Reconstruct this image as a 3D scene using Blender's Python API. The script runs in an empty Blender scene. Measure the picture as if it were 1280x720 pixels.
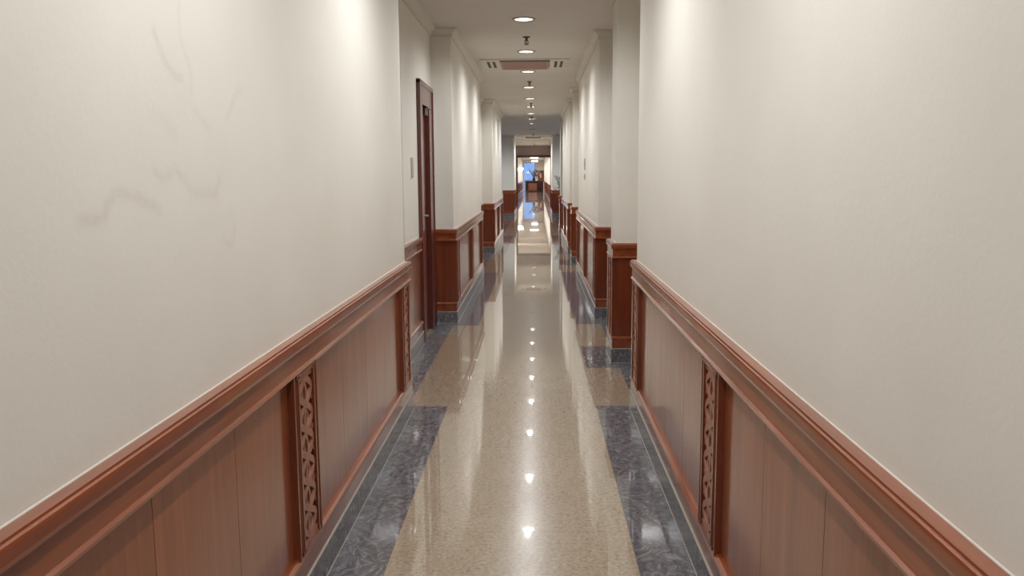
import bpy, bmesh, math, random
import numpy as np
from mathutils import Vector, Matrix
random.seed(7)
SC = bpy.context.scene
COL = SC.collection
# units: the top of the wood dado is 1.0; corridor runs along +Y, its centre line is x = 0
HC = 3.05          # ceiling height
WL, WR, REC = 0.76, 0.76, 0.98

# ------------------------------------------------------------------ materials
def newmat(name):
    m = bpy.data.materials.new(name); m.use_nodes = True
    nt = m.node_tree; b = nt.nodes['Principled BSDF']
    return m, nt, b
def N(nt, t, **kw):
    n = nt.nodes.new(t)
    for k, v in kw.items(): setattr(n, k, v)
    return n
def srgb(r, g, b):
    f = lambda c: (c/255/12.92) if c/255 <= .04045 else ((c/255+.055)/1.055)**2.4
    return (f(r), f(g), f(b), 1)
def ramp(nt, fac, stops):
    r = N(nt, 'ShaderNodeValToRGB')
    el = r.color_ramp.elements
    while len(el) > 1: el.remove(el[-1])
    el[0].position, el[0].color = stops[0]
    for p, c in stops[1:]:
        e = el.new(p); e.color = c
    nt.links.new(fac, r.inputs[0]); return r.outputs[0]
def noise(nt, vec, scale, detail=3, rough=.5, stretch=None):
    if stretch:
        mp = N(nt, 'ShaderNodeMapping'); mp.inputs['Scale'].default_value = stretch
        nt.links.new(vec, mp.inputs[0]); vec = mp.outputs[0]
    n = N(nt, 'ShaderNodeTexNoise'); n.inputs['Scale'].default_value = scale
    n.inputs['Detail'].default_value = detail; n.inputs['Roughness'].default_value = rough
    nt.links.new(vec, n.inputs['Vector']); return n
def pos(nt): return N(nt, 'ShaderNodeNewGeometry').outputs['Position']
def bump(nt, b, h, strength, dist=.01):
    n = N(nt, 'ShaderNodeBump'); n.inputs['Strength'].default_value = strength; n.inputs['Distance'].default_value = dist
    nt.links.new(h, n.inputs['Height']); nt.links.new(n.outputs[0], b.inputs['Normal'])

def mat_paint(name, c1, c2, rough=.6, stain=False):
    m, nt, b = newmat(name); p = pos(nt)
    n = noise(nt, p, 1.3, 4, .55)
    col = ramp(nt, n.outputs['Fac'], [(.3, c1), (.7, c2)])
    if stain:
        a = N(nt, 'ShaderNodeAttribute'); a.attribute_name = 'stain'
        n3 = noise(nt, p, 40, 3)
        mu = N(nt, 'ShaderNodeMath', operation='MULTIPLY'); nt.links.new(a.outputs['Fac'], mu.inputs[0]); nt.links.new(n3.outputs['Fac'], mu.inputs[1])
        mx = N(nt, 'ShaderNodeMix', data_type='RGBA'); nt.links.new(mu.outputs[0], mx.inputs['Factor'])
        nt.links.new(col, mx.inputs['A']); mx.inputs['B'].default_value = srgb(150, 130, 108); col = mx.outputs['Result']
    nt.links.new(col, b.inputs['Base Color'])
    b.inputs['Roughness'].default_value = rough; b.inputs['Specular IOR Level'].default_value = .3
    n2 = noise(nt, p, 60, 3); bump(nt, b, n2.outputs['Fac'], .12, .004)
    return m

def mat_wood(name, dark, mid, light, rough=.3, coat=.6, planks=False, coat_rough=.1, spec=.5, along=False):
    m, nt, b = newmat(name); p = pos(nt)
    n = noise(nt, p, 6, 5, .6, (3, .22, 3) if along else (3, 3, .22))
    n2 = noise(nt, p, 40, 3, .6, (3, .06, 3) if along else (3, 3, .06))
    mx = N(nt, 'ShaderNodeMath', operation='MULTIPLY_ADD'); nt.links.new(n2.outputs['Fac'], mx.inputs[0]); mx.inputs[1].default_value = .35
    nt.links.new(n.outputs['Fac'], mx.inputs[2])
    fac = mx.outputs[0]
    if planks:
        g = N(nt, 'ShaderNodeNewGeometry')
        ma = N(nt, 'ShaderNodeMath', operation='MULTIPLY_ADD'); nt.links.new(g.outputs['Random Per Island'], ma.inputs[0]); ma.inputs[1].default_value = .22
        sub = N(nt, 'ShaderNodeMath', operation='SUBTRACT'); nt.links.new(fac, sub.inputs[0]); sub.inputs[1].default_value = .11
        nt.links.new(sub.outputs[0], ma.inputs[2]); fac = ma.outputs[0]
    col = ramp(nt, fac, [(.35, dark), (.66, mid), (.98, light)])
    nt.links.new(col, b.inputs['Base Color'])
    b.inputs['Roughness'].default_value = rough
    b.inputs['Specular IOR Level'].default_value = spec
    b.inputs['Coat Weight'].default_value = coat; b.inputs['Coat Roughness'].default_value = coat_rough
    bump(nt, b, n2.outputs['Fac'], .05, .002)
    return m

def tile_nodes(nt, sx, sy, oy, tilt, wave):
    """per-tile random tilt (hand-laid stone) + joints; returns (normal socket, joint fac, tile random)"""
    g = N(nt, 'ShaderNodeNewGeometry')
    sep = N(nt, 'ShaderNodeSeparateXYZ'); nt.links.new(g.outputs['Position'], sep.inputs[0])
    def axis(out, s, o):
        a = N(nt, 'ShaderNodeMath', operation='ADD'); nt.links.new(out, a.inputs[0]); a.inputs[1].default_value = o
        d = N(nt, 'ShaderNodeMath', operation='DIVIDE'); nt.links.new(a.outputs[0], d.inputs[0]); d.inputs[1].default_value = s
        fl = N(nt, 'ShaderNodeMath', operation='FLOOR'); nt.links.new(d.outputs[0], fl.inputs[0])
        fr = N(nt, 'ShaderNodeMath', operation='FRACT'); nt.links.new(d.outputs[0], fr.inputs[0])
        pp = N(nt, 'ShaderNodeMath', operation='PINGPONG'); nt.links.new(fr.outputs[0], pp.inputs[0]); pp.inputs[1].default_value = .5
        lt = N(nt, 'ShaderNodeMath', operation='LESS_THAN'); nt.links.new(pp.outputs[0], lt.inputs[0]); lt.inputs[1].default_value = .0016/s
        return fl.outputs[0], lt.outputs[0]
    fx, jx = axis(sep.outputs[0], sx, .505); fy, jy = axis(sep.outputs[1], sy, oy)
    mj = N(nt, 'ShaderNodeMath', operation='MAXIMUM'); nt.links.new(jx, mj.inputs[0]); nt.links.new(jy, mj.inputs[1])
    cmb = N(nt, 'ShaderNodeCombineXYZ'); nt.links.new(fx, cmb.inputs[0]); nt.links.new(fy, cmb.inputs[1])
    wn = N(nt, 'ShaderNodeTexWhiteNoise', noise_dimensions='2D'); nt.links.new(cmb.outputs[0], wn.inputs['Vector'])
    s = N(nt, 'ShaderNodeVectorMath', operation='SUBTRACT'); nt.links.new(wn.outputs['Color'], s.inputs[0]); s.inputs[1].default_value = (.5, .5, .5)
    sc = N(nt, 'ShaderNodeVectorMath', operation='MULTIPLY'); nt.links.new(s.outputs[0], sc.inputs[0]); sc.inputs[1].default_value = (tilt, tilt, 0)
    nz = noise(nt, g.outputs['Position'], 2.2, 1)
    s2 = N(nt, 'ShaderNodeVectorMath', operation='SUBTRACT'); nt.links.new(nz.outputs['Color'], s2.inputs[0]); s2.inputs[1].default_value = (.5, .5, .5)
    sc2 = N(nt, 'ShaderNodeVectorMath', operation='MULTIPLY'); nt.links.new(s2.outputs[0], sc2.inputs[0]); sc2.inputs[1].default_value = (wave, wave, 0)
    a1 = N(nt, 'ShaderNodeVectorMath', operation='ADD'); nt.links.new(g.outputs['Normal'], a1.inputs[0]); nt.links.new(sc.outputs[0], a1.inputs[1])
    a2 = N(nt, 'ShaderNodeVectorMath', operation='ADD'); nt.links.new(a1.outputs[0], a2.inputs[0]); nt.links.new(sc2.outputs[0], a2.inputs[1])
    nn = N(nt, 'ShaderNodeVectorMath', operation='NORMALIZE'); nt.links.new(a2.outputs[0], nn.inputs[0])
    return nn.outputs[0], mj.outputs[0], wn.outputs['Value']

def mat_beige():
    m, nt, b = newmat('beige_granite'); p = pos(nt)
    n1 = noise(nt, p, 55, 4, .7); n2 = noise(nt, p, 3, 3)
    n3 = noise(nt, p, 9, 4, .7, (3, .7, 1))
    c = ramp(nt, n1.outputs['Fac'], [(.32, srgb(106, 90, 71)), (.46, srgb(157, 141, 119)), (.56, srgb(173, 158, 136)), (.7, srgb(197, 183, 162))])
    c2 = ramp(nt, n3.outputs['Fac'], [(.35, srgb(155, 134, 110)), (.65, srgb(179, 163, 141))])
    mx = N(nt, 'ShaderNodeMix', data_type='RGBA'); mx.inputs['Factor'].default_value = .45
    nt.links.new(c, mx.inputs['A']); nt.links.new(c2, mx.inputs['B'])
    nrm, j, rnd = tile_nodes(nt, 1.01, .98, -.55, .0016, .0012)
    mj = N(nt, 'ShaderNodeMix', data_type='RGBA'); jm = N(nt, 'ShaderNodeMath', operation='MULTIPLY'); nt.links.new(j, jm.inputs[0]); jm.inputs[1].default_value = .45
    nt.links.new(jm.outputs[0], mj.inputs['Factor']); nt.links.new(mx.outputs['Result'], mj.inputs['A']); mj.inputs['B'].default_value = srgb(120, 98, 78)
    nt.links.new(mj.outputs['Result'], b.inputs['Base Color']); nt.links.new(nrm, b.inputs['Normal'])
    b.inputs['Roughness'].default_value = .2; b.inputs['IOR'].default_value = 1.5; b.inputs['Coat Weight'].default_value = 1; b.inputs['Coat Roughness'].default_value = .018; b.inputs['Coat IOR'].default_value = 1.6; nt.links.new(nrm, b.inputs['Coat Normal'])
    return m
def mat_dark(name, rough, tiles=True):
    m, nt, b = newmat(name); p = pos(nt)
    w = noise(nt, p, 5, 3)
    mp = N(nt, 'ShaderNodeVectorMath', operation='MULTIPLY_ADD'); nt.links.new(w.outputs['Color'], mp.inputs[0]); mp.inputs[1].default_value = (.25, .25, .25); nt.links.new(p, mp.inputs[2])
    n1 = noise(nt, mp.outputs[0], 26, 5, .7, (1.6, .8, 1)); n2 = noise(nt, mp.outputs[0], 7, 4, .6, (.8, 2.2, 1))
    c = ramp(nt, n1.outputs['Fac'], [(.3, srgb(70, 69, 72)), (.52, srgb(103, 102, 105)), (.72, srgb(155, 153, 154))])
    v = ramp(nt, n2.outputs['Fac'], [(.455, (0, 0, 0, 1)), (.5, (1, 1, 1, 1)), (.545, (0, 0, 0, 1))])
    mu = N(nt, 'ShaderNodeMath', operation='MULTIPLY'); nt.links.new(v, mu.inputs[0]); mu.inputs[1].default_value = .22
    mx = N(nt, 'ShaderNodeMix', data_type='RGBA'); nt.links.new(mu.outputs[0], mx.inputs['Factor']); nt.links.new(c, mx.inputs['A']); mx.inputs['B'].default_value = srgb(140, 136, 142)
    nt.links.new(mx.outputs['Result'], b.inputs['Base Color'])
    if tiles:
        nrm, j, rnd = tile_nodes(nt, 1.01, .98, -.55, .0016, .0012)
        nt.links.new(nrm, b.inputs['Normal'])
    b.inputs['Roughness'].default_value = rough; b.inputs['IOR'].default_value = 1.75
    return m
def mat_plain(name, col, rough=.5, metal=0., emit=None, estr=0.):
    m, nt, b = newmat(name); p = pos(nt)
    n = noise(nt, p, 30, 2)
    d = tuple(c*.9 for c in col[:3])+(1,)
    nt.links.new(ramp(nt, n.outputs['Fac'], [(.3, d), (.7, col)]), b.inputs['Base Color'])
    b.inputs['Roughness'].default_value = rough; b.inputs['Metallic'].default_value = metal
    if emit: b.inputs['Emission Color'].default_value = emit; b.inputs['Emission Strength'].default_value = estr
    return m
def mat_glass():
    m, nt, b = newmat('window_glass')
    t = N(nt, 'ShaderNodeBsdfTransparent'); t.inputs[0].default_value = (.96, .97, .98, 1)
    g = N(nt, 'ShaderNodeBsdfGlossy'); g.inputs['Roughness'].default_value = .02
    f = N(nt, 'ShaderNodeFresnel'); f.inputs['IOR'].default_value = 1.45
    mx = N(nt, 'ShaderNodeMixShader'); nt.links.new(f.outputs[0], mx.inputs[0]); nt.links.new(t.outputs[0], mx.inputs[1]); nt.links.new(g.outputs[0], mx.inputs[2])
    nt.links.new(mx.outputs[0], nt.nodes['Material Output'].inputs[0]); return m

M = {}
M['wall'] = mat_paint('cream_wall_paint', srgb(217, 213, 203), srgb(224, 220, 211))
M['wall_stain'] = mat_paint('cream_wall_paint_stained', srgb(217, 213, 203), srgb(224, 220, 211), stain=True)
M['ceil'] = mat_paint('ceiling_paint', srgb(202, 196, 187), srgb(208, 202, 193), .75)
M['header'] = mat_paint('mauve_grey_paint', srgb(158, 140, 139), srgb(164, 146, 144), .7)
WD = (srgb(96, 41, 15), srgb(123, 57, 23), srgb(146, 75, 35))
M['wood'] = mat_wood('reddish_wood', srgb(86, 34, 13), srgb(110, 48, 20), srgb(132, 64, 30), rough=.42, coat=1., coat_rough=.1, spec=.35)
M['rail'] = mat_wood('reddish_wood_rail', srgb(106, 47, 18), srgb(134, 64, 28), srgb(158, 84, 42), rough=.42, coat=1., coat_rough=.07, along=True, spec=.3)
M['rail'].node_tree.nodes['Principled BSDF'].inputs['Coat IOR'].default_value = 1.7
M['panel'] = mat_wood('reddish_wood_boards', srgb(100, 46, 21), srgb(128, 63, 31), srgb(150, 80, 45), rough=.42, coat=1., planks=True, coat_rough=.12)
M['carve'] = mat_wood('carved_wood', srgb(128, 80, 60), srgb(150, 98, 76), srgb(168, 114, 90), rough=.4, coat=.2, coat_rough=.2)
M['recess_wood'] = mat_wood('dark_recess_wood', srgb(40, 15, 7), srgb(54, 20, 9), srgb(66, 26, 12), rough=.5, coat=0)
M['door'] = mat_wood('deep_red_wood', srgb(70, 20, 10), srgb(88, 27, 14), srgb(104, 36, 20), rough=.4, coat=1., coat_rough=.22)
M['darkwood'] = mat_wood('dark_brown_wood', srgb(46, 18, 14), srgb(62, 26, 20), srgb(78, 36, 28), rough=.35, coat=.3)
M['beige'] = mat_beige()
M['dark'] = mat_dark('dark_grey_marble', .05)
M['skirt'] = mat_dark('dark_grey_marble_skirting', .16, False)
M['white'] = mat_plain('white_plastic', srgb(205, 198, 185), .45)
M['grille'] = mat_plain('wood_reflection_grille', srgb(176, 142, 130), .5)  # brownish pink of reflected wood put into the grille colour
M['black'] = mat_plain('black_slot', srgb(40, 34, 32), .6)
M['metal'] = mat_plain('brushed_nickel', srgb(190, 186, 180), .28, 1.)
M['bronze'] = mat_plain('dull_bronze', srgb(96, 84, 70), .4, .8)
M['reflector'] = mat_plain('white_reflector', srgb(240, 238, 232), .3)
M['ring'] = mat_plain('grey_trim_ring', srgb(150, 142, 132), .4, .3)
M['bulb'] = mat_plain('lit_lamp', srgb(255, 250, 240), .5, 0, (1, .95, .88, 1), 9.)
M['bulb_off'] = mat_plain('unlit_lamp', srgb(170, 168, 170), .4)
M['glow'] = mat_plain('lit_lamp_shade', srgb(255, 250, 240), .5, 0, (1, .95, .9, 1), 9.)
M['glass'] = mat_glass()
M['leaf'] = mat_plain('dark_green_leaf', srgb(52, 62, 48), .45)
M['greyleaf'] = mat_plain('grey_dried_foliage', srgb(92, 92, 88), .6)
M['twig'] = mat_plain('dark_twig', srgb(58, 48, 44), .6)
M['vase'] = mat_plain('dark_glazed_vase', srgb(48, 46, 48), .2)
M['petal'] = mat_plain('pale_petal', srgb(200, 196, 196), .6)
M['tan'] = mat_wood('tan_desk_panel', srgb(156, 94, 74), srgb(182, 116, 92), srgb(196, 130, 106), rough=.4, coat=.2)
M['artpale'] = mat_plain('pale_relief', srgb(214, 190, 170), .6)
M['plate'] = mat_plain('grey_plate', srgb(178, 174, 160), .4)
M['grout_lit_edge'] = mat_plain('pale_joint_and_lit_edge', srgb(156, 148, 138), .7)  # floor joint, and the lit skirting top painted pale
M['sealant'] = mat_plain('white_sealant', srgb(214, 208, 196), .6)
M['sign'] = mat_plain('dark_sign_face', srgb(70, 66, 70), .4)
M['terrace'] = mat_plain('white_render', srgb(235, 235, 235), .7)
M['pot'] = mat_plain('brown_clay_pot', srgb(90, 60, 48), .5)

# ------------------------------------------------------------------ mesh helpers
class MB:
    def __init__(s): s.v = []; s.f = []; s.mi = []
    def add(s, vs, fs, mi=0):
        o = len(s.v); s.v += [tuple(v) for v in vs]
        for f in fs: s.f.append(tuple(i+o for i in f)); s.mi.append(mi)
    def box(s, x0, x1, y0, y1, z0, z1, mi=0, T=None):
        vs = [(x, y, z) for x in (x0, x1) for y in (y0, y1) for z in (z0, z1)]
        if T: vs = [T(*v) for v in vs]
        s.add(vs, [(0, 1, 3, 2), (4, 6, 7, 5), (0, 4, 5, 1), (2, 3, 7, 6), (0, 2, 6, 4), (1, 5, 7, 3)], mi)
    def lathe(s, prof, c=(0, 0, 0), n=24, mi=0, cap0=False, cap1=False):
        vs = []; fs = []; k = len(prof)
        for i in range(n):
            a = 2*math.pi*i/n
            for r, z in prof: vs.append((c[0]+r*math.cos(a), c[1]+r*math.sin(a), c[2]+z))
        for i in range(n):
            j = (i+1) % n
            for q in range(k-1): fs.append((i*k+q, j*k+q, j*k+q+1, i*k+q+1))
        if cap0: fs.append(tuple(i*k for i in range(n)))
        if cap1: fs.append(tuple(i*k+k-1 for i in reversed(range(n))))
        s.add(vs, fs, mi)
    def sweep(s, path, side, prof, mi=0, caps=True):
        """prof: closed polygon of (out, z) swept along an axis-aligned plan path with mitres"""
        P = [Vector(p) for p in path]; n = len(P); k = len(prof)
        nr = []
        for i in range(n-1):
            d = (P[i+1]-P[i]).normalized(); nr.append(Vector((d.y, -d.x))*side)
        rings = []
        for i in range(n):
            if i == 0: m = nr[0]
            elif i == n-1: m = nr[-1]
            else:
                a, b = nr[i-1], nr[i]
                m = a if (a-b).length < 1e-4 else (a+b)/(1+a.dot(b))
            rings.append([(P[i].x+m.x*w, P[i].y+m.y*w, z) for w, z in prof])
        vs = [v for r in rings for v in r]; fs = []
        for i in range(n-1):
            for q in range(k):
                q2 = (q+1) % k
                fs.append((i*k+q, i*k+q2, (i+1)*k+q2, (i+1)*k+q))
        if caps: fs.append(tuple(range(k))); fs.append(tuple((n-1)*k+q for q in reversed(range(k))))
        s.add(vs, fs, mi)
    def tube(s, pts, r, n=8, mi=0):
        pts = [Vector(p) for p in pts]; k = len(pts)
        rr = r if isinstance(r, (list, tuple)) else [r]*k
        vs = []; fs = []
        for i, p in enumerate(pts):
            t = (pts[min(i+1, k-1)]-pts[max(i-1, 0)]).normalized()
            a = t.orthogonal().normalized(); b = t.cross(a)
            if i and (pa := prev) is not None:
                a = (pa - t*pa.dot(t)).normalized(); b = t.cross(a)
            prev = a
            for j in range(n):
                an = 2*math.pi*j/n; vs.append(p+a*math.cos(an)*rr[i]+b*math.sin(an)*rr[i])
        for i in range(k-1):
            for j in range(n):
                fs.append((i*n+j, i*n+(j+1) % n, (i+1)*n+(j+1) % n, (i+1)*n+j))
        fs.append(tuple(reversed(range(n)))); fs.append(tuple((k-1)*n+j for j in range(n)))
        s.add(vs, fs, mi)
    def build(s, name, mats, parent=None, loc=None, smooth=False, bevel=0, fix=True, base=None):
        """base: world point that becomes the object's origin (vertices are given in world space)"""
        if base is not None: vs = [(v[0]-base[0], v[1]-base[1], v[2]-base[2]) for v in s.v]
        else: vs = s.v
        me = bpy.data.meshes.new(name); me.from_pydata(vs, [], s.f)
        for m in (mats if isinstance(mats, (list, tuple)) else [mats]): me.materials.append(m)
        for p, mi in zip(me.polygons, s.mi): p.material_index = mi; p.use_smooth = smooth
        if fix:
            bm = bmesh.new(); bm.from_mesh(me); bmesh.ops.recalc_face_normals(bm, faces=bm.faces); bm.to_mesh(me); bm.free()
        o = bpy.data.objects.new(name, me); COL.objects.link(o)
        if parent: o.parent = parent
        if loc is not None: o.location = loc
        elif base is not None and not parent: o.location = base
        if bevel:
            b = o.modifiers.new('bevel', 'BEVEL'); b.width = bevel; b.segments = 2; b.limit_method = 'ANGLE'; b.angle_limit = math.radians(40)
        return o
def thing(name, label, cat, loc=(0, 0, 0), group=None, rotz=0):
    o = bpy.data.objects.new(name, None); COL.objects.link(o); o.location = loc; o.rotation_euler = (0, 0, rotz); o.empty_display_size = .1
    return tag(o, label, cat, group)
def tag(o, label, cat, group=None):
    o['label'] = label; o['category'] = cat
    if group: o['group'] = group
    return o
def struct(o, label=None, cat=None):
    o['kind'] = 'structure'
    if label: o['label'] = label
    if cat: o['category'] = cat
    return o
def dup(root, loc, label, group=None):
    r = root.copy(); COL.objects.link(r); r.location = loc; r['label'] = label
    if group: r['group'] = group
    for ch in list(root.children):
        c = ch.copy(); COL.objects.link(c); c.parent = r
        for g in list(ch.children):
            d = g.copy(); COL.objects.link(d); d.parent = c
    return r

# ------------------------------------------------------------------ the shell
# lamps along the centre line (the ones above and behind the camera are lights only)
LAMPS = [8.3, 10.42, 12.4, 14.58, 16.7, 18.7, 20.7, 22.7, 24.7, 27.7, 34.2, 38.4, 41.2]
LAMPX = -.015

# floor
def is_beige(x, y):
    a = abs(x)
    if a < .505: return True
    if y > 43: return a < .72
    if x < 0:
        if 5.49 < y < 8.565 and a < .775: return True
        if 13.35 < y < 16.6 and a < .775: return True
        if 7.9 < y < 8.38 and a > .955: return True
    else:
        for y0, y1 in ((5.51, 6.63), (7.49, 8.65), (13.4, 14.5), (15.4, 16.6)):
            if y0 < y < y1 and a < .775: return True
    if 21.6 < y < 30.9 and a < .775: return True
    if 36.2 < y < 42.7 and a < .775: return True
    return False
mb = MB()
xs = sorted([-4.2, -.955, -.775, -.72, -.505, .505, .72, .775, 4.2])
ys = sorted([-3, 5.49, 5.51, 6.63, 7.49, 7.9, 8.38, 8.565, 8.65, 13.35, 13.4, 14.5, 15.4, 16.6, 21.6, 30.9, 36.2, 42.7, 43, 84])
for i in range(len(xs)-1):
    for j in range(len(ys)-1):
        q = is_beige((xs[i]+xs[i+1])/2, (ys[j]+ys[j+1])/2)
        mb.add([(xs[i], ys[j], 0), (xs[i+1], ys[j], 0), (xs[i+1], ys[j+1], 0), (xs[i], ys[j+1], 0)], [(0, 1, 2, 3)], 0 if q else 1)
mb.box(-4.2, 4.2, -3, 84, -.2, -.02, 1)
struct(mb.build('floor', [M['beige'], M['dark']], fix=False), 'polished beige granite corridor floor with dark grey marble borders', 'floor')

# ceiling with round holes for the downlights
mb = MB()
def hole_cell(cx, cy, h, r, z):
    n = 24; vs = []; fs = []
    for i in range(n):
        a = 2*math.pi*i/n; c, s_ = math.cos(a), math.sin(a); k = h/max(abs(c), abs(s_))
        vs.append((cx+k*c, cy+k*s_, z)); vs.append((cx+r*c, cy+r*s_, z))
    for i in range(n):
        j = (i+1) % n; fs.append((2*i, 2*i+1, 2*j+1, 2*j))
    # the four square corners
    for sx in (-1, 1):
        pass
    mb.add(vs, fs)
cy = -3.0
X0, X1 = -4.2, 4.2
hh = .15
# with 24 points (every 15 deg) the square's corners at 45 deg are vertices, so the cells close exactly
for ly in LAMPS + [84.0+hh]:
    y0, y1 = ly-hh, ly+hh
    mb.add([(X0, cy, HC), (X0, y0, HC), (X1, y0, HC), (X1, cy, HC)], [(0, 1, 2, 3)])
    if ly > 84: break
    mb.add([(X0, y0, HC), (X0, y1, HC), (LAMPX-hh, y1, HC), (LAMPX-hh, y0, HC)], [(0, 1, 2, 3)])
    mb.add([(LAMPX+hh, y0, HC), (LAMPX+hh, y1, HC), (X1, y1, HC), (X1, y0, HC)], [(0, 1, 2, 3)])
    hole_cell(LAMPX, ly, hh, .098, HC)
    cy = y1
mb.box(X0, X1, -3, 84, HC+.28, HC+.4)
struct(mb.build('ceiling', M['ceil'], fix=False), 'plain off-white corridor ceiling', 'ceiling')

def wallbox(name, x0, x1, y0, y1, mat=None, z0=0, z1=HC+.28):
    b = MB(); b.box(x0, x1, y0, y1, z0, z1); return struct(b.build(name, mat or M['wall']), None)
# left near wall: its face is a fine grid where the old stains run
STAINS = [[(1.911, 1.887), (1.927, 1.86), (1.961, 1.822), (2.01, 1.796), (2.049, 1.794)],
 [(2.058, 1.98), (2.051, 1.897), (2.104, 1.821), (2.101, 1.769)], [(2.114, 1.722), (2.209, 1.684)],
 [(2.466, 1.805), (2.435, 1.807), (2.392, 1.77), (2.34, 1.723)],
 [(1.547, 1.475), (1.596, 1.476), (1.64, 1.478), (1.652, 1.504), (1.694, 1.527), (1.776, 1.517), (1.883, 1.483)],
 [(1.876, 1.571), (1.913, 1.553), (1.979, 1.576), (2.031, 1.553), (2.073, 1.519), (2.225, 1.511), (2.258, 1.552)],
 [(1.876, 1.704), (1.913, 1.694), (1.991, 1.659)], [(2.332, 1.459), (2.356, 1.408), (2.319, 1.361), (2.263, 1.387)]]
def stain_wall():
    b = MB(); x = -WL; st = .01
    y0, y1, z0, z1 = 1.4, 2.6, 1.2, 2.1
    ny, nz = round((y1-y0)/st), round((z1-z0)/st)
    b.box(-1.3, -.762, -3, 5.4, 0, HC+.28)
    def q(a, bb, c, d): b.add([(x, a, c), (x, bb, c), (x, bb, d), (x, a, d)], [(0, 1, 2, 3)])
    q(-3, y0, 0, HC+.28); q(y1, 5.4, 0, HC+.28); q(y0, y1, 0, z0); q(y0, y1, z1, HC+.28)
    b.box(-.763, -WL, 5.39, 5.4, 0, HC+.28)
    o = len(b.v)
    for i in range(ny+1):
        for j in range(nz+1): b.v.append((x, y0+i*st, z0+j*st))
    for i in range(ny):
        for j in range(nz):
            a = o+i*(nz+1)+j; b.f.append((a, a+nz+1, a+nz+2, a+1)); b.mi.append(0)
    ob = b.build('wall_left', M['wall_stain'], fix=False)
    at = ob.data.attributes.new('stain', 'FLOAT', 'POINT')
    V = np.array(b.v); val = np.zeros(len(V))
    sel = np.arange(o, len(V)); P = V[sel][:, 1:]
    rng = np.random.default_rng(3)
    for k, line in enumerate(STAINS):
        wd = (.01, .008, .009, .01, .013, .014, .018, .013)[k]; am = (.30, .18, .18, .2, .30, .22, .12, .14)[k]
        for (a, bb) in zip(line[:-1], line[1:]):
            A, B = np.array(a), np.array(bb); d = B-A
            t = np.clip(((P-A)@d)/(d@d), 0, 1); dist = np.linalg.norm(P-(A+t[:, None]*d), axis=1)
            val[sel] = np.maximum(val[sel], am*np.exp(-(dist/wd)**2))
    at.data.foreach_set('value', val.astype(np.float32))
    return struct(ob, 'near left cream wall with faint stains', 'wall')
stain_wall()
X2 = .77
b = MB(); b.box(-1.3, -REC, 5.4, 7.87, 0, HC+.28); b.box(-1.3, -REC, 8.4, 8.756, 0, HC+.28); b.box(-1.3, -REC, 7.87, 8.4, 2.24, HC+.28); b.box(-1.3, -REC-.04, 7.87, 8.4, 0, 2.24)
struct(b.build('wall_left', M['wall']))
wallbox('wall_left', -1.3, -X2, 8.756, 13.2)
wallbox('wall_left', -1.3, -REC, 13.2, 16.8)
wallbox('wall_left', -1.3, -X2, 16.8, 21.2)
wallbox('wall_left', -4.0, -1.3, 21.0, 21.2)
wallbox('wall_left', -4.2, -4.0, 21.0, 32.2)
wallbox('wall_left', -4.0, -1.12, 31.85, 32.2)
wallbox('wall_left', -1.3, -.75, 31.5, 35.9)
wallbox('wall_left', -1.3, -REC, 35.9, 43.0)
wallbox('wall_right', WR, 1.3, -3, 5.45)
wallbox('wall_right', REC, 1.3, 5.45, 9.0)
wallbox('wall_right', .755, REC+.02, 6.85, 7.3)
wallbox('wall_right', X2, 1.3, 9.0, 13.3)
wallbox('wall_right', REC, 1.3, 13.3, 16.8)
wallbox('wall_right', .755, REC+.02, 14.75, 15.2)
wallbox('wall_right', X2, 1.3, 16.8, 21.2)
wallbox('wall_right', 1.3, 4.0, 21.0, 21.2)
wallbox('wall_right', .755, 1.2, 22.5, 22.95)
wallbox('wall_right', .73, 4.0, 31.3, 31.8)
wallbox('wall_right', .73, 1.3, 31.8, 35.9)
wallbox('wall_right', REC, 1.3, 35.9, 43.0)
wallbox('wall_back', -4.2, 4.2, -3.2, -3)
# lift lobby side wall with a daylight window
b = MB()
b.box(4.0, 4.2, 21.0, 22.6, 0, HC+.28); b.box(4.0, 4.2, 30.2, 31.8, 0, HC+.28); b.box(4.0, 4.2, 22.6, 30.2, 0, .9); b.box(4.0, 4.2, 22.6, 30.2, 2.6, HC+.28)
struct(b.build('wall_right', M['wall']))
w = thing('window_1', 'wide window in the side wall of the cross lobby', 'window', (4.1, 26.4, .9)); w['kind'] = 'structure'
b = MB()
for y in (22.6, 24.5, 26.38, 28.28, 30.12): b.box(4.06, 4.14, y, y+.08, .9, 2.6)
b.box(4.06, 4.14, 22.6, 30.2, .9, .96); b.box(4.06, 4.14, 22.6, 30.2, 2.54, 2.6)
b.build('window_frame', M['white'], w, base=w.location)
b = MB(); b.box(4.095, 4.105, 22.66, 30.14, .95, 2.55); b.build('window_pane', M['glass'], w, base=w.location)
# wall with the far doorway (Y = 43) and the room behind it
b = MB()
for x0, x1 in ((-4.2, -.86), (.86, 4.2)): b.box(x0, x1, 43.0, 43.2, 0, HC+.28)
b.box(-.86, .86, 43.0, 43.2, 2.46, HC+.28)
struct(b.build('wall_front', M['header']), 'mauve-grey wall panel above the far doorway', 'wall')
wallbox('wall_left', -1.6, -1.22, 43.2, 84)
wallbox('wall_right', .92, 1.3, 43.2, 84)
b = MB()
b.box(-4.2, -1.18, 84, 84.2, 0, HC+.28); b.box(.02, 4.2, 84, 84.2, 0, HC+.28); b.box(-1.18, .02, 84, 84.2, 2.82, HC+.28)
struct(b.build('wall_back', M['wall']), 'pale end wall of the far room', 'wall')
w = thing('window_2', 'tall bright blue window at the end of the far room', 'window', (-.58, 84.1, 0)); w['kind'] = 'structure'
b = MB()
for x in (-1.18, -.05): b.box(x, x+.07, 84.04, 84.16, 0, 2.82)
b.box(-1.11, -.05, 84.04, 84.16, 2.75, 2.82); b.box(-1.11, -.05, 84.04, 84.16, 0, .06)
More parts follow.
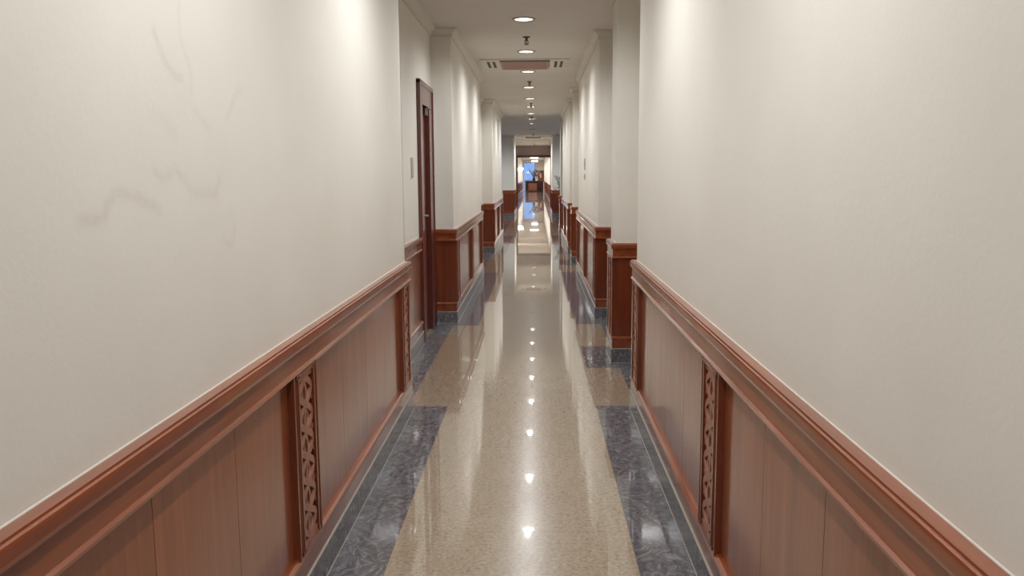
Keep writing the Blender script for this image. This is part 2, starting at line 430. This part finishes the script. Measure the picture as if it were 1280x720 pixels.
b.build('window_frame', M['white'], w, base=w.location)
b = MB(); b.box(-1.12, -.04, 84.095, 84.105, .05, 2.76); b.build('window_pane', M['glass'], w, base=w.location)
b = MB(); b.box(-3, 3, 87, 87.3, -.2, 1.12); struct(b.build('exterior_parapet', M['terrace']), 'white parapet outside the far window', 'wall')

# cornice
CORN = [(0, HC-.085), (.014, HC-.085), (.018, HC-.06), (.04, HC-.03), (.062, HC-.02), (.066, HC), (0, HC)]
LP = [(-WL, -3), (-WL, 5.4), (-REC, 5.4), (-REC, 8.756), (-X2, 8.756), (-X2, 13.2), (-REC, 13.2), (-REC, 16.8), (-X2, 16.8), (-X2, 21.2), (-4, 21.2)]
LP2 = [(-4, 31.85), (-1.12, 31.85), (-1.12, 31.5), (-.75, 31.5), (-.75, 35.9), (-REC, 35.9), (-REC, 43)]
RP = [(WR, -3), (WR, 5.45), (REC, 5.45), (REC, 6.85), (.755, 6.85), (.755, 7.3), (REC, 7.3), (REC, 9.0), (X2, 9.0), (X2, 13.3), (REC, 13.3), (REC, 14.75), (.755, 14.75), (.755, 15.2), (REC, 15.2), (REC, 16.8), (X2, 16.8), (X2, 21.2), (4, 21.2)]
RP2 = [(4, 31.3), (.73, 31.3), (.73, 35.9), (REC, 35.9), (REC, 43)]
for i, (p, s_) in enumerate(((LP, 1), (RP, -1), (LP2, 1), (RP2, -1))):
    b = MB(); b.sweep(p, s_, CORN); struct(b.build('trim_%d' % (i+1), M['ceil']))
for i, (p, s_) in enumerate((([(-1.22, 43.2), (-1.22, 84)], 1), ([(.92, 43.2), (.92, 84)], -1))):
    b = MB(); b.sweep(p, s_, CORN); struct(b.build('trim_%d' % (i+5), M['ceil']))
# stone skirting
SK = [(0, 0), (.034, 0), (.034, .117), (.031, .12), (0, .12)]
SJ = [(.026, .119), (.0345, .117), (.0335, .1215), (.026, .1225)]  # pale strip that paints the lit top edge of the skirting
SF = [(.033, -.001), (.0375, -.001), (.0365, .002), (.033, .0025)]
def cut(path, y): return path
for nm, p, s_ in (('baseboard_left', LP[:3]+[(-REC, 7.62)], 1), ('baseboard_left', [(-REC, 8.6)]+LP[3:], 1), ('baseboard_left', LP2, 1), ('baseboard_right', RP, -1), ('baseboard_right', RP2, -1),
                  ('baseboard_left', [(-1.22, 43.2), (-1.22, 83.9)], 1), ('baseboard_right', [(.92, 43.2), (.92, 83.9)], -1),
                  ('baseboard_right', [(1.2, 22.5), (.755, 22.5), (.755, 22.95), (1.2, 22.95)], -1)):
    b = MB(); b.sweep(p, s_, SK); b.sweep(p, s_, SJ, 1); b.sweep(p, s_, SF, 1); struct(b.build(nm, [M['skirt'], M['grout_lit_edge']]))

# ------------------------------------------------------------------ wainscot
CAP = [(0, .952), (.035, .952), (.039, .957), (.04, .964), (.04, .986), (.0385, .992), (.0345, .9935), (.0335, .995), (.0325, 1.0), (0, 1.0)]
BAND = [(0, .875), (.027, .875), (.027, .952), (0, .952)]
RAIL = [(0, .12), (.027, .12), (.027, .205), (0, .205)]
BEADT = [(.0, .872), (.026, .872), (.034, .876), (.035, .884), (.029, .89), (0, .89)]
BEADB = [(.0, .2), (.029, .2), (.035, .204), (.033, .213), (.022, .222), (0, .222)]
FZ0, FZ1 = .235, .862
def fret_mesh():
    """pierced interlace in local (u, w, z): u -.075..+.075, z FZ0+..FZ1"""
    mb = MB(); H0, H1 = FZ0+.02, FZ1-.02
    def ribbon(pts, hw, w0, w1):
        pts = [Vector(p) for p in pts]; k = len(pts); vs = []; fs = []
        for i, p in enumerate(pts):
            t = (pts[min(i+1, k-1)]-pts[max(i-1, 0)]).normalized(); nn = Vector((-t.y, t.x))
            a, c = p+nn*hw, p-nn*hw
            vs += [(a.x, w0, a.y), (a.x, w1, a.y), (c.x, w1, c.y), (c.x, w0, c.y)]
        for i in range(k-1):
            for q in range(4):
                q2 = (q+1) % 4; fs.append((4*i+q, 4*i+q2, 4*i+4+q2, 4*i+4+q))
        fs += [(0, 1, 2, 3), (4*k-1, 4*k-2, 4*k-3, 4*k-4)]
        mb.add(vs, fs)
    nrep = 3; L = (H1-H0)/nrep; A = .074
    for sg in (1, -1):
        pts = []
        for i in range(nrep*16+1):
            t = i/16; pts.append((sg*A*math.sin(math.pi*t*2), H0+t*L))
        ribbon(pts, .0125, .004, .031)
    for k in range(nrep*2):                      # a slanting pair of leaf ribs in every eye, scrolls at the crossings
        zc = H0+(k+.5)*L/2; h = L*.235; dr = 1 if k % 2 else -1
        ribbon([(dr*(.012*math.sin(math.pi*i/8)-.03*(i/8-.5)), zc-h+2*h*i/8) for i in range(9)], .0085, .004, .029)
        ribbon([(-dr*(.03*math.sin(math.pi*i/8))+dr*.014*(i/8-.5), zc-h*.9+1.8*h*i/8) for i in range(9)], .006, .004, .027)
        zc = H0+k*L/2
        for sg in (1, -1):
            if H0+.02 < zc < H1-.02:
                ribbon([(sg*(.01+.08*i/6), zc+dr*sg*.03*math.sin(math.pi*i/6)) for i in range(7)], .007, .004, .028)
    # rails inside the opening
    for x0, x1, z0, z1 in ((-.105, -.092, FZ0, FZ1), (.092, .105, FZ0, FZ1), (-.092, .092, FZ0, FZ0+.02), (-.092, .092, FZ1-.02, FZ1)):
        mb.box(x0, x1, .0, .031, z0, z1)
    return mb
FRET = fret_mesh()
FRET_ME = None
def wainscot(label, path, side, strips, cat='wall panelling', skip=(), group='wood dado panelling'):
    """strips: {segment index: [u of the carved strip centres]}; every other segment gets one flush panel"""
    global FRET_ME
    P = [Vector(p) for p in path]
    base = (path[0][0], path[0][1], 0)
    root = thing('wainscot', label, cat, base, group)
    b = MB(); b.sweep(path, side, CAP); b.build('cap_rail', M['rail'], root, base=base)
    b = MB(); b.sweep(path, side, [(0, .9995), (.0022, .9995), (.0012, 1.0022), (0, 1.003)]); b.build('sealant', M['sealant'], root, base=base)
    for nm, pr in (('top_rail', BAND), ('bottom_rail', RAIL), ('upper_moulding', BEADT), ('lower_moulding', BEADB)):
        b = MB(); b.sweep(path, side, pr); b.build(nm, M['rail'], root, base=base)
    def stile(u0, u1, T, beads=()):
        q = MB(); q.box(u0, u1, 0, .03, .205, .875, T=T)
        for ua in beads: q.box(ua, ua+.012, 0, .034, .215, .875, T=T)
        q.build('stile', M['wood'], root, base=base)
    for i in range(len(P)-1):
        d = (P[i+1]-P[i]); Ln = d.length; d = d.normalized(); n = Vector((d.y, -d.x))*side
        def T(u, w_, z, P0=P[i], d=d, n=n): return (P0.x+d.x*u+n.x*w_, P0.y+d.y*u+n.y*w_, z)
        def corner(at_end):          # +1 outside corner, -1 inside corner, 0 free end
            j = i+1 if at_end else i-1
            if j < 0 or j >= len(P)-1: return 0
            d2 = (P[j+1]-P[j]).normalized(); c = (d.x*d2.y-d.y*d2.x)*side*(1 if at_end else -1)
            if not at_end: c = (d2.x*d.y-d2.y*d.x)*side
            return 1 if c > 0 else -1
        e0 = .0 if corner(False) >= 0 else .03; e1 = Ln if corner(True) >= 0 else Ln-.03
        if i not in strips:
            pn = MB(); pn.box(e0, e1, 0, .02, .205, .875, T=T)
            pn.build('panel', M['wood'], root, base=base)
            continue
        cs = strips[i]; HS = .142
        prev = e0
        spans = []
        for c in cs:
            spans.append((prev, c-HS)); prev = c+HS
            # stiles + frame of the carved strip
            stile(c-HS, c-.105, T, (c-HS-.006,)); stile(c+.105, c+HS, T, (c+HS-.006,))
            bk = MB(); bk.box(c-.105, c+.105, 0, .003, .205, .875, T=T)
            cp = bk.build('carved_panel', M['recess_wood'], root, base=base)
            cp['label'] = 'upright carved openwork panel'
            # edging beads left and right
            eb = MB()
            for u0 in (c-.104, c+.09): eb.box(u0, u0+.013, 0, .0365, FZ0-.008, FZ1+.008, T=T)
            eb.box(c-.118, c+.118, 0, .0365, FZ1, FZ1+.012, T=T); eb.box(c-.118, c+.118, 0, .0365, FZ0-.014, FZ0, T=T)
            eb.build('edging', M['wood'], cp, base=base)
            if FRET_ME is None:
                FRET_ME = FRET.build('fretwork', M['carve'], cp).data
                fo = [o for o in cp.children if o.name.startswith('fretwork')][0]
            else:
                fo = bpy.data.objects.new('fretwork', FRET_ME); COL.objects.link(fo); fo.parent = cp
            q = T(c, 0, 0)
            mtx = Matrix(((d.x, n.x, 0, q[0]-base[0]), (d.y, n.y, 0, q[1]-base[1]), (0, 0, 1, 0), (0, 0, 0, 1)))
            fo.matrix_local = mtx
        spans.append((prev, e1))
        for k, (u0, u1) in enumerate(spans):
            if u1-u0 < .005: continue
            if u1-u0 < .3:
                stile(u0, u1, T); continue
            nb = max(1, round((u1-u0)/.475)); wb = (u1-u0)/nb
            pn = MB()
            for q in range(nb):
                pn.box(u0+q*wb+(.0015 if q else 0), u0+(q+1)*wb-(.0015 if q < nb-1 else 0), 0, .009, .205, .875, T=T)
            pn.build('panel', M['panel'], root, base=base)
    return root
A0 = -3.0
wainscot('long reddish wood wall panelling below the stained near left wall', LP[0:3], 1, {0: [5.2-A0-2.31*3, 5.2-A0-2.31*2, 5.2-A0-2.31, 5.2-A0]})
wainscot('short wood panelling in the left recess, just before the narrow dark red door', [(-REC, 5.45), (-REC, 7.6)], 1, {0: [.2+.06, 1.2]})
wainscot('wood panelling wrapping the left wall just beyond the narrow dark red door', LP[3:7], 1, {1: [.2, 2.22, 4.24]})
wainscot('wood panelling deep in the second left recess, hidden beyond the red door wall', [(-REC, 13.25), (-REC, 16.75)], 1, {0: [.3, 3.2]})
wainscot('wood panelling wrapping the second left wall beyond the narrow red door', LP[7:10]+[(-4, 21.2)], 1, {1: [.2, 2.2, 4.2]})
wainscot('dark wood panelling left of the far doorway, wrapping the portal', LP2, 1, {3: [.2, 2.2, 4.2]})
B0 = -3.0
wainscot('long reddish wood wall panelling below the unstained near right wall', RP[0:3], -1, {0: [5.25-B0-2.29*3, 5.25-B0-2.29*2, 5.25-B0-2.29, 5.25-B0]})
wainscot('wood panelling around the narrow projecting pillar just beyond the near right wall', RP[3:7], -1, {1: [.225]})
wainscot('wood panelling wrapping the long right wall directly behind the near pillar', RP[7:11], -1, {1: [.2, 2.15, 4.1]})
wainscot('wood panelling around the second projecting pillar on the right', RP[11:15], -1, {1: [.225]})
wainscot('wood panelling wrapping the right wall beyond the second pillar, before the cross lobby', RP[15:18]+[(4, 21.2)], -1, {1: [.2, 2.2, 4.2]})
wainscot('wood panelling around the single pillar standing in the cross lobby', [(1.2, 22.5), (.755, 22.5), (.755, 22.95), (1.2, 22.95)], -1, {})
wainscot('dark wood panelling right of the far doorway, wrapping the portal', RP2, -1, {1: [.2, 2.2, 4.2]})
wainscot('wood panelling along the left wall of the room beyond the far doorway', [(-1.22, 43.2), (-1.22, 83.9)], 1, {0: [2+4*i for i in range(10)]})
wainscot('wood panelling along the right wall of the room beyond the far doorway', [(.92, 43.2), (.92, 83.9)], -1, {0: [2+4*i for i in range(10)]})
# hidden right recess backs
wainscot('wood panelling in the right recess in front of the near pillar', [(REC, 5.5), (REC, 6.8)], -1, {})
wainscot('wood panelling in the right recess behind the near pillar', [(REC, 7.35), (REC, 8.95)], -1, {})

# ------------------------------------------------------------------ doors
d = thing('door_1', 'narrow dark red wooden door in the left recess', 'door', (-REC, 8.13, 0)); d['kind'] = 'structure'
b = MB(); B = d.location
b.box(-REC-.035, -REC+.025, 7.68, 7.88, 0, 2.40); b.box(-REC-.035, -REC+.025, 8.37, 8.62, 0, 2.40); b.box(-REC-.035, -REC+.025, 7.88, 8.37, 2.22, 2.40)
b.box(-REC, -REC+.036, 7.65, 7.69, 0, 2.42); b.box(-REC, -REC+.036, 8.6, 8.64, 0, 2.42); b.box(-REC, -REC+.036, 7.65, 8.64, 2.39, 2.43)
b.build('door_frame', M['door'], d, base=B, bevel=.004)
b = MB(); b.box(-REC-.036, -REC-.036+.012, 7.885, 8.365, .012, 2.215)
for z0, z1 in ((.2, 1.0), (1.25, 2.1)): b.box(-REC-.036+.012, -REC-.036+.018, 7.95, 8.32, z0, z1)
lf = b.build('door_leaf', M['door'], d, base=B, bevel=.003)
b = MB(); b.box(-REC-.036+.012, -REC-.036+.02, 7.9, 7.94, 1.08, 1.26); b.tube([(-REC-.036+.015, 7.92, 1.18), (-REC-.036+.075, 7.92, 1.18), (-REC-.036+.08, 7.935, 1.18), (-REC-.036+.078, 7.985, 1.176)], .011)
b.build('door_handle', M['metal'], lf, base=B)['label'] = 'chrome lever handle'
b = MB(); b.box(-REC-.036+.012, -REC-.036+.055, 8.1, 8.33, 2.14, 2.195); b.tube([(-REC-.036+.05, 8.15, 2.2), (-REC-.036+.09, 8.28, 2.205), (-REC-.036+.05, 8.36, 2.21)], .008)
b.build('door_closer', M['bronze'], lf, base=B)['label'] = 'dark metal door closer'
# far doorway frame
d = thing('door_2', 'open dark brown doorway frame at the end of the corridor', 'doorway', (0, 43, 0)); d['kind'] = 'structure'
b = MB(); B = d.location
for x0, x1 in ((-.93, -.83), (.83, .93)): b.box(x0, x1, 42.94, 43.26, 0, 2.55)
b.box(-.83, .83, 42.94, 43.26, 2.45, 2.55)
b.build('door_frame', M['darkwood'], d, base=B, bevel=.01)

# ------------------------------------------------------------------ ceiling fittings
def make_downlight():
    t = thing('downlight', '', 'ceiling light', (LAMPX, LAMPS[0], HC), 'round downlights along the ceiling centre line')
    b = MB(); b.lathe([(.086, 0), (.088, -.008), (.112, -.008), (.116, -.003), (.116, 0)], n=32); b.build('trim_ring', M['ring'], t, smooth=True, fix=False)
    b = MB(); b.lathe([(.086, -.004), (.08, .05), (.05, .12), (.0, .125)], n=32); b.build('reflector', M['reflector'], t, smooth=True, fix=False)
    b = MB(); b.lathe([(0, .012), (.03, .013), (.055, .022), (.068, .04), (.06, .055), (0, .06)], n=24); b.build('lamp_bulb', M['bulb'], t, smooth=True)
    return t
ORD = ['nearest lit round downlight, in front of the first sprinkler', 'second lit round downlight, just before the near air conditioner', 'round downlight just behind the near air conditioner',
       'fourth round downlight, right behind the second sprinkler', 'fifth round downlight along the ceiling row', 'sixth round downlight, right behind the third sprinkler', 'seventh round downlight along the ceiling row',
       'eighth round downlight, at the start of the cross lobby', 'ninth round downlight, in the middle of the dim cross lobby', 'unlit round downlight at the far side of the cross lobby',
       'round downlight just beyond the far air conditioner', 'round downlight between far air conditioner and doorway', 'last round downlight, brightening the wall above the far doorway']
proto = make_downlight()
dl = []
for i, y in enumerate(LAMPS):
    o = proto if i == 0 else dup(proto, (LAMPX, y, HC), ORD[i])
    o['label'] = ORD[i]; dl.append(o)
    if i == 9:
        for c in o.children:
            if c.name.startswith('lamp_bulb'):
                c.data = c.data.copy(); c.data.materials[0] = M['bulb_off']
# sprinklers
def make_sprinkler():
    t = thing('ceiling_sprinkler', '', 'sprinkler', (0, 9.35, HC+.001), 'sprinkler heads on the ceiling centre line')
    b = MB(); b.lathe([(0, .004), (.045, .004), (.043, -.006), (.02, -.014), (.0, -.014)], n=20); b.build('escutcheon', M['bronze'], t, smooth=True)
    b = MB(); b.lathe([(0, -.012), (.014, -.012), (.014, -.035), (.018, -.037), (.018, -.045), (0, -.045)], n=16)
    for s_ in (-1, 1): b.tube([(s_*.016, 0, -.043), (s_*.021, 0, -.06), (s_*.006, 0, -.082)], .004)
    b.lathe([(0, -.045), (.005, -.048), (.005, -.078), (0, -.08)], n=10)
    b.build('sprinkler_body', M['bronze'], t)
    b = MB(); b.lathe([(0, -.08), (.026, -.08), (.026, -.084), (0, -.086)], n=16); b.build('deflector', M['bronze'], t)
    return t
sp = make_sprinkler()
SPL = [(9.35, 'sprinkler head between the two nearest downlights'), (13.7, 'sprinkler head between the near air conditioner and the fourth downlight'), (17.75, 'sprinkler head just before the sixth downlight'),
       (21.7, 'sprinkler head at the edge of the cross lobby'), (30.6, 'sprinkler head just in front of the far portal'), (40.6, 'sprinkler head close to the far doorway')]
for i, (y, l) in enumerate(SPL):
    o = sp if i == 0 else dup(sp, (.0, y, HC), l)
    o['label'] = l; o.location = (-.0, y, HC)
# air conditioner cassettes
def make_ac():
    t = thing('air_conditioner', '', 'air conditioner', (-.045, 11.52, HC), 'ceiling cassette air conditioners')
    b = MB(); b.box(-.58, -.33, -.46, .46, -.016, 0); b.box(.33, .58, -.46, .46, -.016, 0); b.box(-.33, .33, .40, .46, -.016, 0); b.box(-.33, .33, -.46, -.41, -.016, 0)
    b.box(-.33, .33, -.41, .40, -.004, 0)
    b.build('casing', M['white'], t, bevel=.006)
    b = MB()
    vs = [(-.32, -.3, -.008), (.32, -.3, -.008), (.32, .42, -.034), (-.32, .42, -.034), (-.32, -.3, -.003), (.32, -.3, -.003), (.32, .42, -.014), (-.32, .42, -.014)]
    b.add(vs, [(0, 1, 2, 3), (4, 7, 6, 5), (0, 4, 5, 1), (1, 5, 6, 2), (2, 6, 7, 3), (3, 7, 4, 0)])
    for k in range(14): y = -.27+k*.047; z = -.008-(y+.3)/.72*.026; b.box(-.3, .3, y, y+.012, z-.003, z)
    b.build('intake_grille', M['grille'], t)['label'] = 'intake grille painted pinkish brown like the wood it reflects'
    b = MB(); b.box(-.33, .33, -.42, -.3, -.0185, -.0035); b.build('air_slot', M['black'], t)
    for x in (-.5, -.425, .395, .47):
        b = MB(); b.box(x, x+.035, -.3, .3, -.019, -.015); b.build('vent', M['black'], t)
    return t
ac = make_ac(); ac['label'] = 'near ceiling air conditioner between the second and third downlights'
dup(ac, (0, 33.4, HC), 'far ceiling air conditioner seen under the portal, before the doorway')

# ------------------------------------------------------------------ small wall things
def plate(name, label, cat, x, y, z, side, hw, hh_, knob=True):
    t = thing(name, label, cat, (x, y, z))
    b = MB(); b.box(0, side*.012, -hw, hw, -hh_, hh_); b.build('plate', M['plate'], t, bevel=.003)
    b = MB(); b.box(side*.01, side*.018, -hw*.5, hw*.5, -hh_*.45, hh_*.45); b.build('rocker', M['white'], t, bevel=.002)
    return t
plate('light_switch', 'grey light switch plate left of the narrow dark red door', 'light switch', -REC, 7.28, 1.63, 1, .05, .085)
plate('control_switch', 'upper small grey control plate on the long right wall', 'control plate', X2, 11.5, 1.7, -1, .05, .075)
plate('light_switch', 'lower small grey switch plate on the long right wall', 'light switch', X2, 11.5, 1.53, -1, .05, .04)
t = thing('notice_plate', 'small dark notice plate on the lobby wall left of the portal', 'sign', (-1.19, 31.85, 1.5))
b = MB(); b.box(-.045, .045, -.02, 0, -.13, .13); b.build('plate', M['sign'], t, bevel=.003)
b = MB()
for x0, x1, z0, z1 in ((-.05, -.045, -.135, .135), (.045, .05, -.135, .135), (-.045, .045, .13, .135), (-.045, .045, -.135, -.13)): b.box(x0, x1, -.022, 0, z0, z1)
b.build('border', M['ring'], t)
# plant in the lobby beside the right portal
t = thing('potted_plant', 'dark leafy potted plant half hidden beside the right portal wall', 'plant', (1.12, 30.4, 0))
b = MB(); b.lathe([(0, 0), (.13, 0), (.19, .5), (.2, .52), (.17, .52), (.16, .46), (0, .46)], n=24); b.build('pot', M['pot'], t, smooth=False)
rng = random.Random(5)
st_ = MB(); lv = MB()
for k in range(9):
    a = rng.uniform(0, 2*math.pi) if k > 3 else math.pi+rng.uniform(-.7, .7)
    rch = rng.uniform(.1, .32); h = rng.uniform(.95, 1.68)
    pts = [(0, 0, .45), (math.cos(a)*rch*.35, math.sin(a)*rch*.35, .45+(h-.45)*.5), (math.cos(a)*rch, math.sin(a)*rch, h)]
    st_.tube(pts, [.012, .009, .005], 6)
    for q in range(5):
        f = .45+.13*q; p = Vector(pts[1]).lerp(Vector(pts[2]), min(1, (f-.45)*2))
        la = a+rng.uniform(-1.2, 1.2); dr = Vector((math.cos(la), math.sin(la), rng.uniform(-.2, .5))).normalized(); sd = dr.cross(Vector((0, 0, 1))).normalized()
        ll = rng.uniform(.12, .2); wv = ll*.22
        up = Vector((0, 0, .012))
        vs = [p, p+dr*ll*.4+sd*wv, p+dr*ll, p+dr*ll*.4-sd*wv, p+dr*ll*.4+up, p+dr*ll*.4-up*.5]
        lv.add(vs, [(0, 4, 1), (1, 4, 2), (2, 4, 3), (3, 4, 0), (0, 1, 5), (1, 2, 5), (2, 3, 5), (3, 0, 5)])
st_.build('stem', M['twig'], t); lv.build('leaves', M['leaf'], t)

# ------------------------------------------------------------------ room beyond the far doorway
DX, DY = -.25, 80.2
t = thing('desk', 'dark wood reception desk with lighter front panel beyond the far doorway', 'desk', (DX, DY, 0))
b = MB(); b.box(-.70, .70, -.36, .36, .96, 1.03); b.build('desk_top', M['darkwood'], t, bevel=.008)
b = MB(); b.box(-.66, -.6, -.3, .32, 0, .96); b.box(.6, .66, -.3, .32, 0, .96); b.box(-.6, .6, -.3, -.26, .0, .96)
b.build('desk_body', M['darkwood'], t, bevel=.004)
b = MB(); b.box(-.38, .44, -.32, -.3, .1, .8); b.build('front_panel', M['tan'], t, bevel=.006)['label'] = 'lighter tan front panel'
b = MB(); b.box(-.66, .66, -.315, -.3, 0, .09); b.build('plinth', M['darkwood'], t)
t = thing('side_cabinet', 'low dark cabinet standing right of the reception desk', 'cabinet', (.62, 81.5, 0))
b = MB(); b.box(-.27, .2, -.3, .3, .06, .98); b.build('cabinet_body', M['darkwood'], t, bevel=.005)
b = MB(); b.box(-.29, .22, -.32, .32, .98, 1.02); b.build('cabinet_top', M['wood'], t, bevel=.004)
b = MB(); b.box(-.24, .18, -.315, -.3, .1, .94)
dd = b.build('cabinet_door', M['darkwood'], t, bevel=.004)
b = MB(); b.tube([(.14, -.315, .52), (.14, -.34, .52), (.14, -.34, .62), (.14, -.315, .62)], .008); b.build('handle', M['metal'], dd)
b = MB(); b.box(-.25, .18, -.28, .28, 0, .06); b.build('plinth', M['black'], t)
# flower arrangement
t = thing('flower_arrangement', 'large grey flower arrangement in dark vase on the reception desk', 'flowers', (-.1, 80.15, 1.03))
b = MB(); b.lathe([(0, 0), (.1, 0), (.13, .04), (.15, .16), (.11, .3), (.09, .36), (.11, .4), (.09, .4), (.075, .36), (0, .36)], n=24); b.build('vase', M['vase'], t, smooth=True)
rng = random.Random(11)
tw = MB(); gl = MB(); pt = MB()
tw.tube([(0, 0, .3), (-.12, 0, .6), (-.3, .02, .85), (-.42, .02, 1.0), (-.46, .0, 1.12)], [.03, .035, .035, .025, .012], 8)
tw.tube([(-.3, .02, .85), (-.42, .0, .86), (-.5, 0, .95)], [.02, .016, .008], 6)
for k in range(80):
    a = rng.uniform(0, 2*math.pi); r = rng.uniform(.02, .34); z = .62+rng.uniform(-.18, .42)*(1-r*.8); c = Vector((.2+r*math.cos(a)*1.15, r*math.sin(a)*.6, z))
    if k % 3 == 0: tw.tube([(0, 0, .32), (c.x*.5, c.y*.5, (z+.3)/2), tuple(c)], .006, 5)
    tgt = pt if (k % 6 == 0) else gl
    for q in range(6):
        d_ = Vector((rng.gauss(0, 1), rng.gauss(0, 1), rng.gauss(0, 1))).normalized(); sd = d_.orthogonal().normalized(); ll = rng.uniform(.07, .13); up = d_.cross(sd)*.012
        vs = [c, c+d_*ll*.5+sd*ll*.25, c+d_*ll, c+d_*ll*.5-sd*ll*.25, c+d_*ll*.5+up, c+d_*ll*.5-up]
        tgt.add(vs, [(0, 4, 1), (1, 4, 2), (2, 4, 3), (3, 4, 0), (0, 1, 5), (1, 2, 5), (2, 3, 5), (3, 0, 5)])
for k in range(14):
    c = Vector((.3+rng.uniform(-.1, .12), rng.uniform(-.1, .1), .12+rng.uniform(0, .3)))
    for q in range(5):
        d_ = Vector((rng.gauss(0, 1), rng.gauss(0, 1), rng.gauss(0, 1))).normalized(); sd = d_.orthogonal().normalized(); ll = .09; up = d_.cross(sd)*.012
        vs = [c, c+d_*ll*.5+sd*ll*.3, c+d_*ll, c+d_*ll*.5-sd*ll*.3, c+d_*ll*.5+up, c+d_*ll*.5-up]
        pt.add(vs, [(0, 4, 1), (1, 4, 2), (2, 4, 3), (3, 4, 0), (0, 1, 5), (1, 2, 5), (2, 3, 5), (3, 0, 5)])
    if k % 3 == 0: tw.tube([(0.02, 0, .36), (.15, 0, .42), tuple(c)], .006, 5)
tw.build('branch', M['twig'], t, smooth=True); gl.build('foliage', M['greyleaf'], t); pt.build('blossoms', M['petal'], t)
# framed panel on the end wall
t = thing('picture', 'brown framed panel with pale relief on the far end wall', 'picture', (.58, 84, 1.47))
b = MB(); b.box(-.27, .27, -.03, 0, -.52, .52); b.build('backing', M['wood'], t)
b = MB()
for x0, x1, z0, z1 in ((-.3, -.25, -.55, .55), (.25, .3, -.55, .55), (-.25, .25, .5, .55), (-.25, .25, -.55, -.5)): b.box(x0, x1, -.05, 0, z0, z1)
b.build('picture_frame', M['darkwood'], t, bevel=.006)
b = MB(); b.lathe([(0, -.2), (.05, -.2), (.09, -.08), (.05, .06), (.04, .16), (.08, .24), (0, .24)], (0, -.03, 0), 16); ob = b.build('relief', M['artpale'], t, smooth=True)
# lights of the far room
t = thing('wall_sconce', 'glowing bowl wall lamp on the left beyond the far doorway', 'wall lamp', (-1.22, 56, 1.95))
b = MB(); b.lathe([(0, -.14), (.1, -.12), (.18, -.04), (.22, .08), (.2, .08), (.16, -.02), (0, -.1)], (.26, 0, 0), 24); b.build('shade', M['glow'], t, smooth=True)
b = MB(); b.box(0, .02, -.06, .06, -.12, .1); b.tube([(.01, 0, -.08), (.1, 0, -.14), (.2, 0, -.13)], .012); b.build('bracket', M['bronze'], t)
t = thing('ceiling_lamp', 'round glowing ceiling lamp beyond the far doorway', 'ceiling lamp', (-.05, 70, HC))
b = MB(); b.lathe([(0, -.12), (.2, -.11), (.34, -.06), (.4, 0), (0, 0)], n=32); b.build('shade', M['glow'], t, smooth=True)
b = MB(); b.lathe([(.4, 0), (.43, 0), (.43, -.03), (.4, -.02)], n=32); b.build('rim', M['metal'], t, smooth=True)
t = thing('pendant_lamp', 'long glowing hanging lamp in front of the far blue window', 'hanging lamp', (-.03, 77, 2.84))
b = MB(); b.box(-.28, .28, -.08, .08, -.05, .04); b.build('shade', M['glow'], t, bevel=.02)
b = MB()
for x in (-.2, .2): b.tube([(x, 0, .03), (x, 0, .21)], .006)
b.build('hanging_rod', M['metal'], t)

# ------------------------------------------------------------------ light
def spot(y, e, size=160, blend=1., x=LAMPX, z=HC-.02, r=.03, col=(1, 1.026, 1.055)):
    l = bpy.data.lights.new('downlight_or_fill_beam', 'SPOT'); l.energy = e; l.spot_size = math.radians(size); l.spot_blend = blend; l.shadow_soft_size = r; l.color = col
    o = bpy.data.objects.new('downlight_or_fill_beam', l); COL.objects.link(o); o.location = (x, y-.2, z); return o
PW = 97.
for y, k in ((-2.1, .6), (.05, .55), (2.1, 1), (4.15, 1), (6.2, .9)): spot(y, PW*k)
for i, y in enumerate(LAMPS):
    if i == 9: continue
    k = 1.0
    if i in (7, 8): k = 1.05
    if i >= 10: k = 2.2
    spot(y, PW*k)
for x in (-1.5, 1.5): spot(28.2, PW*1.9, 175, .4, x=x)  # added fill spots without fixtures, brighten the cross lobby and portal face
for y in (46, 51, 56, 61, 66, 72, 77, 81.5): spot(y, PW*4.8, 160, col=(1, .99, .98))
W = bpy.data.worlds.new('sky'); SC.world = W; W.use_nodes = True
nt = W.node_tree; bg = nt.nodes['Background']
bg.inputs[0].default_value = srgb(150, 190, 255); bg.inputs[1].default_value = .95

# ------------------------------------------------------------------ camera (fitted to the vanishing points)
F = 1040.; cx, cyy = 640., 360.
d = Vector(((670-cx)/F, (cyy-219)/F, 1)).normalized()
vx = (690-cx)/F; vy = -(vx*d.x+d.z)/d.y
dn = Vector((vx, vy, 1)).normalized(); up = -dn
right = d.cross(up)
if right.x < 0: right = -right
cam = bpy.data.cameras.new('camera'); co = bpy.data.objects.new('camera', cam); COL.objects.link(co)
cam.sensor_width = 36; cam.lens = F/1280*36; cam.clip_start = .05; cam.clip_end = 300
# columns: camera right / up / -forward in world axes (x right, y along the corridor, z up)
r_ = Vector((right.x, d.x, up.x)); u_ = Vector((right.y, d.y, up.y)); f_ = Vector((right.z, d.z, up.z))
co.matrix_world = Matrix(((r_.x, u_.x, -f_.x, .1), (r_.y, u_.y, -f_.y, 0), (r_.z, u_.z, -f_.z, 1.556), (0, 0, 0, 1)))
SC.camera = co
SC.view_settings.view_transform = 'Standard'; SC.view_settings.look = 'None'; SC.view_settings.gamma = 1; SC.view_settings.use_curve_mapping = False
SC.view_settings.exposure = 0.0
SC.cycles.max_bounces = 10; SC.cycles.diffuse_bounces = 6; SC.cycles.glossy_bounces = 5; SC.cycles.transparent_max_bounces = 8
SC.cycles.sample_clamp_indirect = 8
SC.cycles.use_denoising = True
